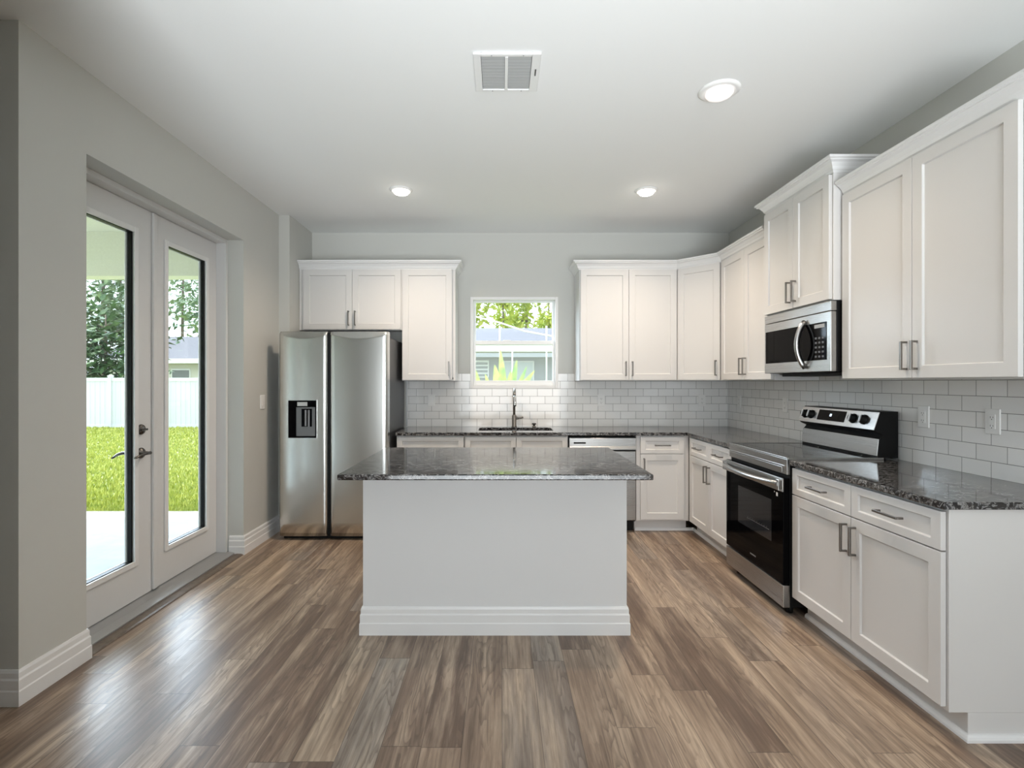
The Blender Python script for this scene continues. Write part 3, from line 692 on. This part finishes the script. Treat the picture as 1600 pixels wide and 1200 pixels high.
def cquad(a0, a1, f0, f1, o0, o1):
    vs = [cpt(a, f, o) for a in (a0, a1) for f in (f0, f1) for o in (o0, o1)]
    return vs, [(0, 1, 3, 2), (4, 6, 7, 5), (0, 4, 5, 1), (2, 3, 7, 6), (0, 2, 6, 4), (1, 5, 7, 3)]
MB().add(*cquad(0.205, 0.485, 0.22, 0.88, 0.0, 0.0015)).build('control_screen', BGLASS, cpn)
MB().add(*cquad(0.330, 0.350, 0.50, 0.66, 0.0016, 0.002)).build('clock_display', emit('clock_glow', (0.7, 0.85, 1.0), 1.2), cpn)
GRIP = mat('silver_grip', (0.55, 0.55, 0.55), 0.3, 0.4)
for a in (0.062, 0.132, 0.562, 0.655):
    kn = MB().lathe([(0, 0), (0.031, 0), (0.031, 0.006), (0.026, 0.010), (0.024, 0.026), (0, 0.026)], cpt(a, 0.52), nrm, 24).build('knob', BLACK, cpn)
    vs = [cpt(a, 0.52, o)+Vector((0, y, 0))+Vector((0.034, 0, 0.104)).normalized()*h for y in (-0.005, 0.005) for h in (-0.023, 0.023) for o in (0.026, 0.033)]
    MB().add(vs, [(0, 1, 3, 2), (4, 6, 7, 5), (0, 4, 5, 1), (2, 3, 7, 6), (0, 2, 6, 4), (1, 5, 7, 3)]).build('knob_grip', GRIP, kn, 0.001)

# ------------------------------------------------------------------ microwave
t = thing('microwave_oven', (2.15, 3.37, 1.42), 'stainless over-the-range microwave under the raised wall cabinet', 'microwave')
MF = Frame((1.965, 3.749, 0), (0, -1, 0), (-1, 0, 0)); MWd = 0.752; mz0, mz1 = 1.432, 1.849
MB().box(0.0, MWd, mz0, mz1, -0.365, 0, MF).box(0.06, MWd-0.002, mz0-0.022, mz0, -0.34, -0.06, MF).build('microwave_body', BLACK, t, 0.003)
MB().box(0.0, MWd, mz1-0.058, mz1-0.001, 0.0, 0.036, MF).build('top_vent_panel', SSY, t, 0.003)
dd = MB().box(0.0, MWd, mz0+0.002, mz1-0.061, 0.001, 0.036, MF).build('door', SSY, t, 0.003)
MB().box(0.018, 0.475, mz0+0.072, mz1-0.118, 0.036, 0.0375, MF).box(0.475, MWd-0.038, mz0+0.072, mz1-0.118, 0.036, 0.0385, MF).build('door_glass', BGLASS, dd)
b = MB(); pts = []
for k in range(15):
    u = k/14; pts.append(MF(0.505-0.0*u, mz0+0.030+u*(mz1-mz0-0.125), 0.040+0.052*math.sin(PI*u)**0.75))
b.tube(pts, 0.012, 12, ry=0.017); b.build('handle', SSY, dd)
b = MB()
for k in range(5):
    for q in range(3): b.box(0.605+q*0.034, 0.625+q*0.034, mz0+0.088+k*0.028, mz0+0.100+k*0.028, 0.0385, 0.0389, MF)
b.build('keypad', mat('keypad_print', (0.10, 0.10, 0.11), 0.4), dd)
MB().box(0.60, 0.70, mz1-0.150, mz1-0.128, 0.0385, 0.0389, MF).build('display', mat('pale_display', (0.35, 0.36, 0.37), 0.3), dd)
MB().box(0.05, 0.45, mz0-0.024, mz0-0.002, -0.30, -0.20, MF).build('grease_filter', ALU, t)

# ------------------------------------------------------------------ outlets and switches
def outlet(F, a, z, label, kind='outlet'):
    t = thing('wall_outlet' if kind == 'outlet' else 'light_switch', F(a, z, 0), label, 'outlet' if kind == 'outlet' else 'light switch')
    MB().box(a-0.037, a+0.037, z-0.060, z+0.060, 0.0, 0.0075, F).build('cover_plate', PLASTIC, t, 0.003)
    if kind == 'outlet':
        r = MB().box(a-0.017, a+0.017, z-0.034, z+0.034, 0.0075, 0.010, F).build('receptacle', PLASTIC, t, 0.001)
        for s in (-1, 1):
            b = MB()
            for q, hh in ((-0.0065, 0.0045), (0.0065, 0.0035)): b.box(a+q-0.001, a+q+0.001, z+s*0.020-hh, z+s*0.020+hh, 0.010, 0.0103, F)
            b.box(a-0.002, a+0.002, z+s*0.020-0.012, z+s*0.020-0.008, 0.010, 0.0103, F)
            b.build('socket', DARK, r)
    else:
        MB().prism([(-0.034, 0.006), (0.034, 0.006), (0.034, 0.008), (-0.034, 0.012)], a-0.017, a+0.017, lambda p, q, tt: F(tt, z+p, q)).build('rocker', PLASTIC, t, 0.001)
FTB = Frame((0, TB, 0), (1, 0, 0), (0, -1, 0)); FTR = Frame((TR, 0, 0), (0, -1, 0), (-1, 0, 0)); FLW = Frame((XL, 0, 0), (0, 1, 0), (1, 0, 0))
outlet(FTB, -0.718, 1.182, 'white switch plate on the tile between the refrigerator and the window', 'switch')
outlet(FTB, 1.030, 1.182, 'white outlet on the back tile under the two-door wall cabinet')
outlet(FTB, 2.066, 1.182, 'white outlet on the back tile close to the right corner')
outlet(FTR, -5.010, 1.182, 'white outlet on the right wall tile closest to the back corner')
outlet(FTR, -4.200, 1.182, 'white outlet on the right wall tile just left of the range')
outlet(FTR, -2.825, 1.180, 'white outlet on the right wall tile just right of the range')
outlet(FTR, -2.427, 1.184, 'white outlet on the right wall tile nearest the camera')
outlet(FLW, 4.39, 1.20, 'white rocker switch on the left wall beside the refrigerator', 'switch')

# ------------------------------------------------------------------ ceiling fittings
def downlight(x, y, r, rb, label, st, energy, glowc=(1.0, 0.93, 0.84)):
    t = thing('recessed_downlight', (x, y, H), label, 'ceiling light', 'recessed ceiling lights')
    MB().lathe([(rb+0.004, 0.001), (r, 0.001), (r, 0.004), (r-0.01, 0.011), (rb+0.012, 0.014), (rb+0.004, 0.010)], (x, y, H), (0, 0, -1), 40).build('trim_ring', PLASTIC, t)
    MB().lathe([(0, 0.040), (rb*0.55, 0.038), (rb*0.88, 0.030), (rb, 0.019), (rb*0.96, 0.010), (rb*0.85, 0.001), (0, 0.001)], (x, y, H), (0, 0, -1), 40).build('bulb', emit('lamp_glow', glowc, st), t)
    light('downlight_beam', 'SPOT', (x, y, H-0.048), (0, 0, 0), energy, (1.0, 0.83, 0.66), spot_size=math.radians(150), spot_blend=1.0, shadow_soft_size=0.06)
downlight(-0.80, 4.10, 0.090, 0.060, 'lit recessed ceiling light left of centre, toward the refrigerator', 14, 120)
downlight(1.165, 4.11, 0.090, 0.060, 'lit recessed ceiling light toward the back right wall cabinets', 14, 120)
downlight(1.150, 2.70, 0.105, 0.070, 'recessed ceiling light with a pinkish bulb, closest to the camera', 0.72, 70, (1.0, 0.90, 0.86))

t = thing('air_vent', (0.028, 2.54, H), 'square white louvered air vent on the ceiling', 'air vent')
vx0, vx1, vy0, vy1 = -0.132, 0.188, 2.385, 2.695
b = MB(); zt0, zt1 = H-0.012, H-0.001; e = 0.036
b.box(vx0, vx0+e, vy0, vy1, zt0, zt1).box(vx1-e-0.006, vx1, vy0, vy1, zt0, zt1).box(vx0+e, vx1-e-0.006, vy0, vy0+0.020, zt0, zt1).box(vx0+e, vx1-e-0.006, vy1-0.020, vy1, zt0, zt1)
b.build('vent_frame', TRIMW, t, 0.003)
MB().box(0.018, 0.034, vy0+0.02, vy1-0.02, zt0-0.002, zt1).build('centre_bar', TRIMW, t, 0.002)
MB().box(vx0+e, vx1-e, vy0+0.02, vy1-0.02, H-0.0025, H-0.001).build('vent_throat', mat('vent_shadow_grey', (0.06, 0.06, 0.06), 0.7), t)
for x0, x1 in ((vx0+e+0.002, 0.017), (0.035, vx1-e-0.008)):
    b = MB()
    for k in range(11):
        y = vy0+0.034+k*0.0242
        b.prism([(-0.0095, H-0.0065), (-0.0095, H-0.0055), (0.0095, H-0.0075), (0.0095, H-0.0085)], x0, x1, lambda p, q, tt, y=y: Vector((tt, y+p, q)))
    b.build('louvre_bank', mat('louvre_shade_grey', (0.42, 0.43, 0.43), 0.5), t)  # slat shading put into a darker grey than the white frame
MB().box(vx1-0.022, vx1-0.017, 2.50, 2.545, zt0-0.006, zt0).build('damper_lever', DARK, t)
for x in (-0.045, 0.105):
    for y in (vy0+0.010, vy1-0.010): MB().lathe([(0, 0), (0.004, 0), (0.003, 0.002), (0, 0.002)], (x, y, zt0), (0, 0, -1), 10).build('screw', ALU, t)

# ------------------------------------------------------------------ outdoors: lanai, lawn, fence, trees, houses
GZ = -0.30
gz = lambda y: -0.10-0.20*min(1, max(0, (y-5.45)/13.35))
struct(MB().prism([(-5.6, -0.6), (90, -0.6), (90, GZ), (18.8, GZ), (5.45, -0.10), (-5.6, -0.10)], -60, -6.4, lambda p, q, tt: Vector((tt, p, q))).prism([(5.45, -0.6), (90, -0.6), (90, GZ), (18.8, GZ), (5.45, -0.10)], -6.4, 40, lambda p, q, tt: Vector((tt, p, q))).build('ground', LAWN), 'sunlit lawn ground beyond the patio', 'ground')
struct(MB().box(-6.3, -2.30, 2.375, 5.25, -0.18, -0.03).build('floor_patio', CONC), 'pale concrete patio slab outside the french doors', 'patio')
struct(MB().box(-6.3, -2.30, 2.375, 5.40, 2.90, 3.0).build('ceiling_patio', STUCCO), 'cream ceiling of the covered patio', 'ceiling')
struct(MB().box(-6.3, -2.30, 5.20, 5.40, 2.45, 2.90).build('wall_patio', STUCCO), 'cream beam along the edge of the covered patio', 'beam')
o = MB().box(-6.3, -2.35, 5.252, 5.60, -0.16, -0.042).build('gravel_strip', GRAVEL); tag(o, 'strip of pale gravel between the patio and the grass', 'gravel', None, 'stuff')
# grass blades where the doors look out
b = MB(); rng = random.Random(3)
for _ in range(22000):
    y = 5.66+13.0*rng.random()**1.5; x = -y*(0.55+0.32*rng.random())
    hh = 0.035+0.05*rng.random(); a = rng.random()*PI; dx, dy = math.cos(a)*0.010*(1+y/9), math.sin(a)*0.010*(1+y/9); lx, ly = rng.uniform(-.04, .04), rng.uniform(-.04, .04)
    b.add([(x-dx, y-dy, gz(y)-0.01), (x+dx, y+dy, gz(y)-0.01), (x+lx, y+ly, gz(y)+hh)], [(0, 1, 2)])
o = b.build('grass', BLADE); tag(o, 'bright yellow-green lawn grass seen through the french doors', 'grass', None, 'stuff')

FZ = -0.30
t = thing('vinyl_fence', (-14, 18.8, FZ), 'tall white vinyl fence across the back of the lawn', 'fence')
x = -20.4
while x < -8.0:
    nx = x+2.02
    b = MB()
    b.box(x+0.065, nx-0.065, 18.78, 18.82, GZ-0.05, 1.40)
    b.box(x+0.065, nx-0.065, 18.76, 18.84, 1.40, 1.53).box(x+0.065, nx-0.065, 18.76, 18.84, GZ-0.02, GZ+0.10)
    xx = x+0.2
    while xx < nx-0.1: b.box(xx-0.004, xx+0.004, 18.772, 18.78, GZ, 1.40); xx += 0.18
    b.build('fence_panel', FENCE, t)
    MB().box(x-0.065, x+0.065, 18.735, 18.865, GZ-0.05, 1.58).prism([(-0.08, 0), (0.08, 0), (0.05, 0.04), (-0.05, 0.04)], 18.72, 18.88, lambda p, q, tt, x=x: Vector((x+p, tt, 1.58+q))).build('fence_post', FENCE, t)
    x = nx

def tree(x, y, h, crown_r, crown_z, n, leafm, label, ls=0.35, trunk=0.14, lean=0.0, seed=1, name='tree', flat=1.0):
    rng = random.Random(seed)
    t = thing(name, (x, y, GZ), label, 'tree', 'trees beyond the garden')
    b = MB().tube([(x, y, GZ-0.05), (x+lean*0.4, y, h*0.4), (x+lean, y, h)], [trunk, trunk*0.75, trunk*0.25], 8)
    cl = []
    for k in range(14):
        a = rng.random()*2*PI; r = crown_r*(0.35+0.65*rng.random()); z = crown_z+(h-crown_z)*rng.random()
        c = Vector((x+lean*0.8+r*math.cos(a), y+r*math.sin(a)*0.8, z)); cl.append(c)
        b.tube([(x+lean*0.5*z/h, y, max(0.3, z-0.25*crown_r)), tuple(c)], [trunk*0.35, trunk*0.1], 5)
    b.build('trunk', BARK, t)
    f = MB()
    for _ in range(n):
        c = rng.choice(cl); s = crown_r*0.42
        p = c+Vector((rng.gauss(0, s), rng.gauss(0, s), rng.gauss(0, s*flat)))
        q = Vector((rng.uniform(-1, 1), rng.uniform(-1, 1), rng.uniform(-.6, .6))).normalized(); r_ = q.cross(Vector((rng.random(), rng.random(), 1))).normalized()
        l = ls*(0.5+rng.random())
        f.add([p-q*l, p+r_*l*0.35, p+q*l, p-r_*l*0.35], [(0, 1, 2, 3)])
    f.build('foliage', leafm, t)
tree(-16.6, 21.5, 4.2, 1.45, 1.4, 2600, LEAF_D, 'dense dark green tree just behind the white fence', 0.20, 0.10, 0, 11)
tree(-23.5, 30, 11, 1.35, 3.6, 1300, LEAF_P, 'tall loose pine behind the dark green tree, left in the left door', 0.30, 0.15, 0.3, 12)
tree(-27.0, 36.5, 12, 1.5, 4.2, 1300, LEAF_P, 'tall pale pine just right of the dark green tree, in the left door', 0.32, 0.17, -0.2, 13)
tree(-20.9, 36.0, 13, 1.35, 4.6, 1000, LEAF_P, 'tall thin pine above the house roof, right of the two in the right door', 0.30, 0.15, 0.2, 14)
tree(-25.6, 41, 14, 1.5, 5.0, 1000, LEAF_P, 'tall thin pine above the house roof, left of the two in the right door', 0.30, 0.15, 0.2, 15)
# house beyond the fence
t = thing('neighbor_house', (-15.5, 28, GZ), 'pale house with a low grey roof behind the white fence', 'house')
MB().box(-20.2, -10.5, 26.4, 33, GZ-0.02, 2.45).build('house_wall', HOUSEW, t)
pr = [(25.9, 2.42), (33.5, 2.42), (33.5, 2.55), (29.7, 4.0), (25.9, 2.55)]
MB().prism(pr, -20.7, -10.0, lambda p, q, tt: Vector((tt, p, q))).build('roof', SHING, t)
MB().box(-20.7, -10.0, 25.82, 25.90, 2.32, 2.56).build('fascia', VINYL, t)
fr = MB().box(-17.0, -16.0, 26.36, 26.40, 0.95, 2.05).build('house_window', VINYL, t)
MB().box(-16.93, -16.07, 26.34, 26.36, 1.02, 1.98).build('window_pane', GREYW, fr)

# house and trees seen through the small window
t = thing('grey_house', (1.0, 22, GZ), 'grey house with white fascia seen through the kitchen window', 'house')
MB().box(-6, 9, 21, 28, GZ-0.02, 2.60).build('house_wall', GREYW, t)
MB().prism([(20.3, 2.86), (28.6, 2.86), (28.6, 2.95), (24.5, 3.95), (20.3, 2.95)], -6.6, 9.6, lambda p, q, tt: Vector((tt, p, q))).build('roof', SHING, t)
MB().box(-6.6, 9.6, 20.22, 20.30, 2.58, 2.98).box(-6.6, 9.6, 20.30, 21.0, 2.58, 2.62).build('fascia', VINYL, t)
MB().box(-6.6, 9.6, 20.24, 20.30, 2.36, 2.52).build('beam', mat('house_beam_grey', (0.30, 0.32, 0.35), 0.6), t)
f = MB().box(0.02, 1.35, 20.94, 21.0, 0.7, 2.24).build('house_window', mat('window_frame_grey', (0.48, 0.50, 0.52), 0.5), t)
MB().box(0.08, 0.50, 20.92, 20.94, 0.76, 2.18).box(0.54, 1.29, 20.92, 20.94, 0.76, 2.18).build('window_pane', mat('far_glass', (0.32, 0.36, 0.39), 0.2), f)
f = MB().box(-1.10, -0.50, 20.94, 21.0, 1.55, 2.26).build('house_window', mat('window_frame_pale', (0.55, 0.57, 0.59), 0.5), t)
b = MB()
for k in range(4): b.box(-1.05, -0.55, 20.92, 20.94, 1.60+k*0.16, 1.70+k*0.16)
b.build('shutter', GREYW, f)
t = thing('screen_enclosure', (0.9, 19.4, GZ), 'thin white screen-enclosure posts in front of the grey house', 'screen enclosure')
for x in (-0.05, 0.42, 1.72, 1.98): MB().box(x-0.025, x+0.025, 19.375, 19.425, GZ, 2.74 if x < 1.9 else 2.3).build('post', VINYL, t)
MB().box(-4, 6, 19.37, 19.43, 2.72, 2.80).build('rail', VINYL, t)
pts = [(-3.2, 19.4, 4.4), (-0.05, 19.4, 3.62), (0.9, 19.4, 3.30), (2.0, 19.4, 3.10), (5, 19.4, 2.9)]
MB().tube(pts, 0.035, 6).build('sloping_rail', VINYL, t)
for x in (-0.05, 1.72): MB().tube([(x, 19.4, 2.74), (x, 19.4, 3.5)], 0.03, 6).build('upright', VINYL, t)
for x, y, sd, lab in ((-1.7, 33, 21, 'leftmost of the four yellow-green trees over the grey house roof'), (0.3, 40, 22, 'second from the left of the four yellow-green trees over the grey house roof'),
                      (1.6, 33.5, 23, 'third from the left of the four yellow-green trees over the grey house roof'), (4.0, 41, 24, 'rightmost of the four yellow-green trees over the grey house roof')):
    tree(x, y, 10, 1.05, 4.4, 800, LEAF_Y, lab, 0.30, 0.13, random.uniform(-.3, .3), sd)
# broad-leaved plant outside the window
t = thing('broad_leaf_plant', (0.0, 6.6, GZ), 'bright green broad-leaved plant just outside the kitchen window', 'plant')
def bleaf(base, tip, wd, droop):
    b = MB(); base = Vector(base); tip = Vector(tip); ax = (tip-base); L = ax.length; ax.normalize()
    sd = ax.cross(Vector((0, 1, 0))).normalized(); nn = sd.cross(ax); vs = []; fs = []; K = 10
    for i in range(K+1):
        u = i/K; wq = wd*math.sin(PI*min(1, u*0.92+0.06))**0.8*(1-0.25*u); c = base+ax*L*u+Vector((0, -droop*u*u, -droop*0.5*u*u))
        vs += [c-sd*wq+nn*0.15*wq, c, c+sd*wq+nn*0.15*wq]
    for i in range(K): fs += [(3*i, 3*i+1, 3*i+4, 3*i+3), (3*i+1, 3*i+2, 3*i+5, 3*i+4)]
    m = len(vs); vs += [p+Vector((0, 0.004, 0)) for p in vs]; fs += [tuple(m+k for k in reversed(f)) for f in fs]
    b.add(vs, fs, True); return b
for base_, tip, wd, dr in (((0.05, 6.6, 1.0), (-0.01, 6.55, 1.80), 0.055, 0.02), ((0.08, 6.58, 1.0), (0.20, 6.5, 1.66), 0.055, 0.02), ((0.08, 6.55, 1.05), (0.42, 6.45, 1.53), 0.05, 0.03),
                           ((0.02, 6.55, 0.95), (-0.08, 6.45, 1.60), 0.075, 0.03), ((0.06, 6.5, 0.95), (0.12, 6.4, 1.52), 0.07, 0.03), ((-0.05, 6.55, 0.95), (-0.20, 6.5, 1.48), 0.05, 0.02),
                           ((-0.25, 6.6, 0.9), (-0.33, 6.5, 1.55), 0.075, 0.02), ((0.1, 6.6, 1.0), (0.33, 6.62, 1.58), 0.04, 0.02)):
    bleaf(base_, tip, wd, dr).build('leaf', LEAF_B, t)
MB().tube([(0.03, 6.6, GZ-0.02), (0.03, 6.6, 0.6), (0.04, 6.58, 1.05)], [0.05, 0.045, 0.03], 8).tube([(-0.22, 6.62, GZ-0.02), (-0.25, 6.6, 0.95)], [0.03, 0.02], 8).build('stem', BARK, t)

for o in bpy.data.objects:
    if '_org' in o: del o['_org']
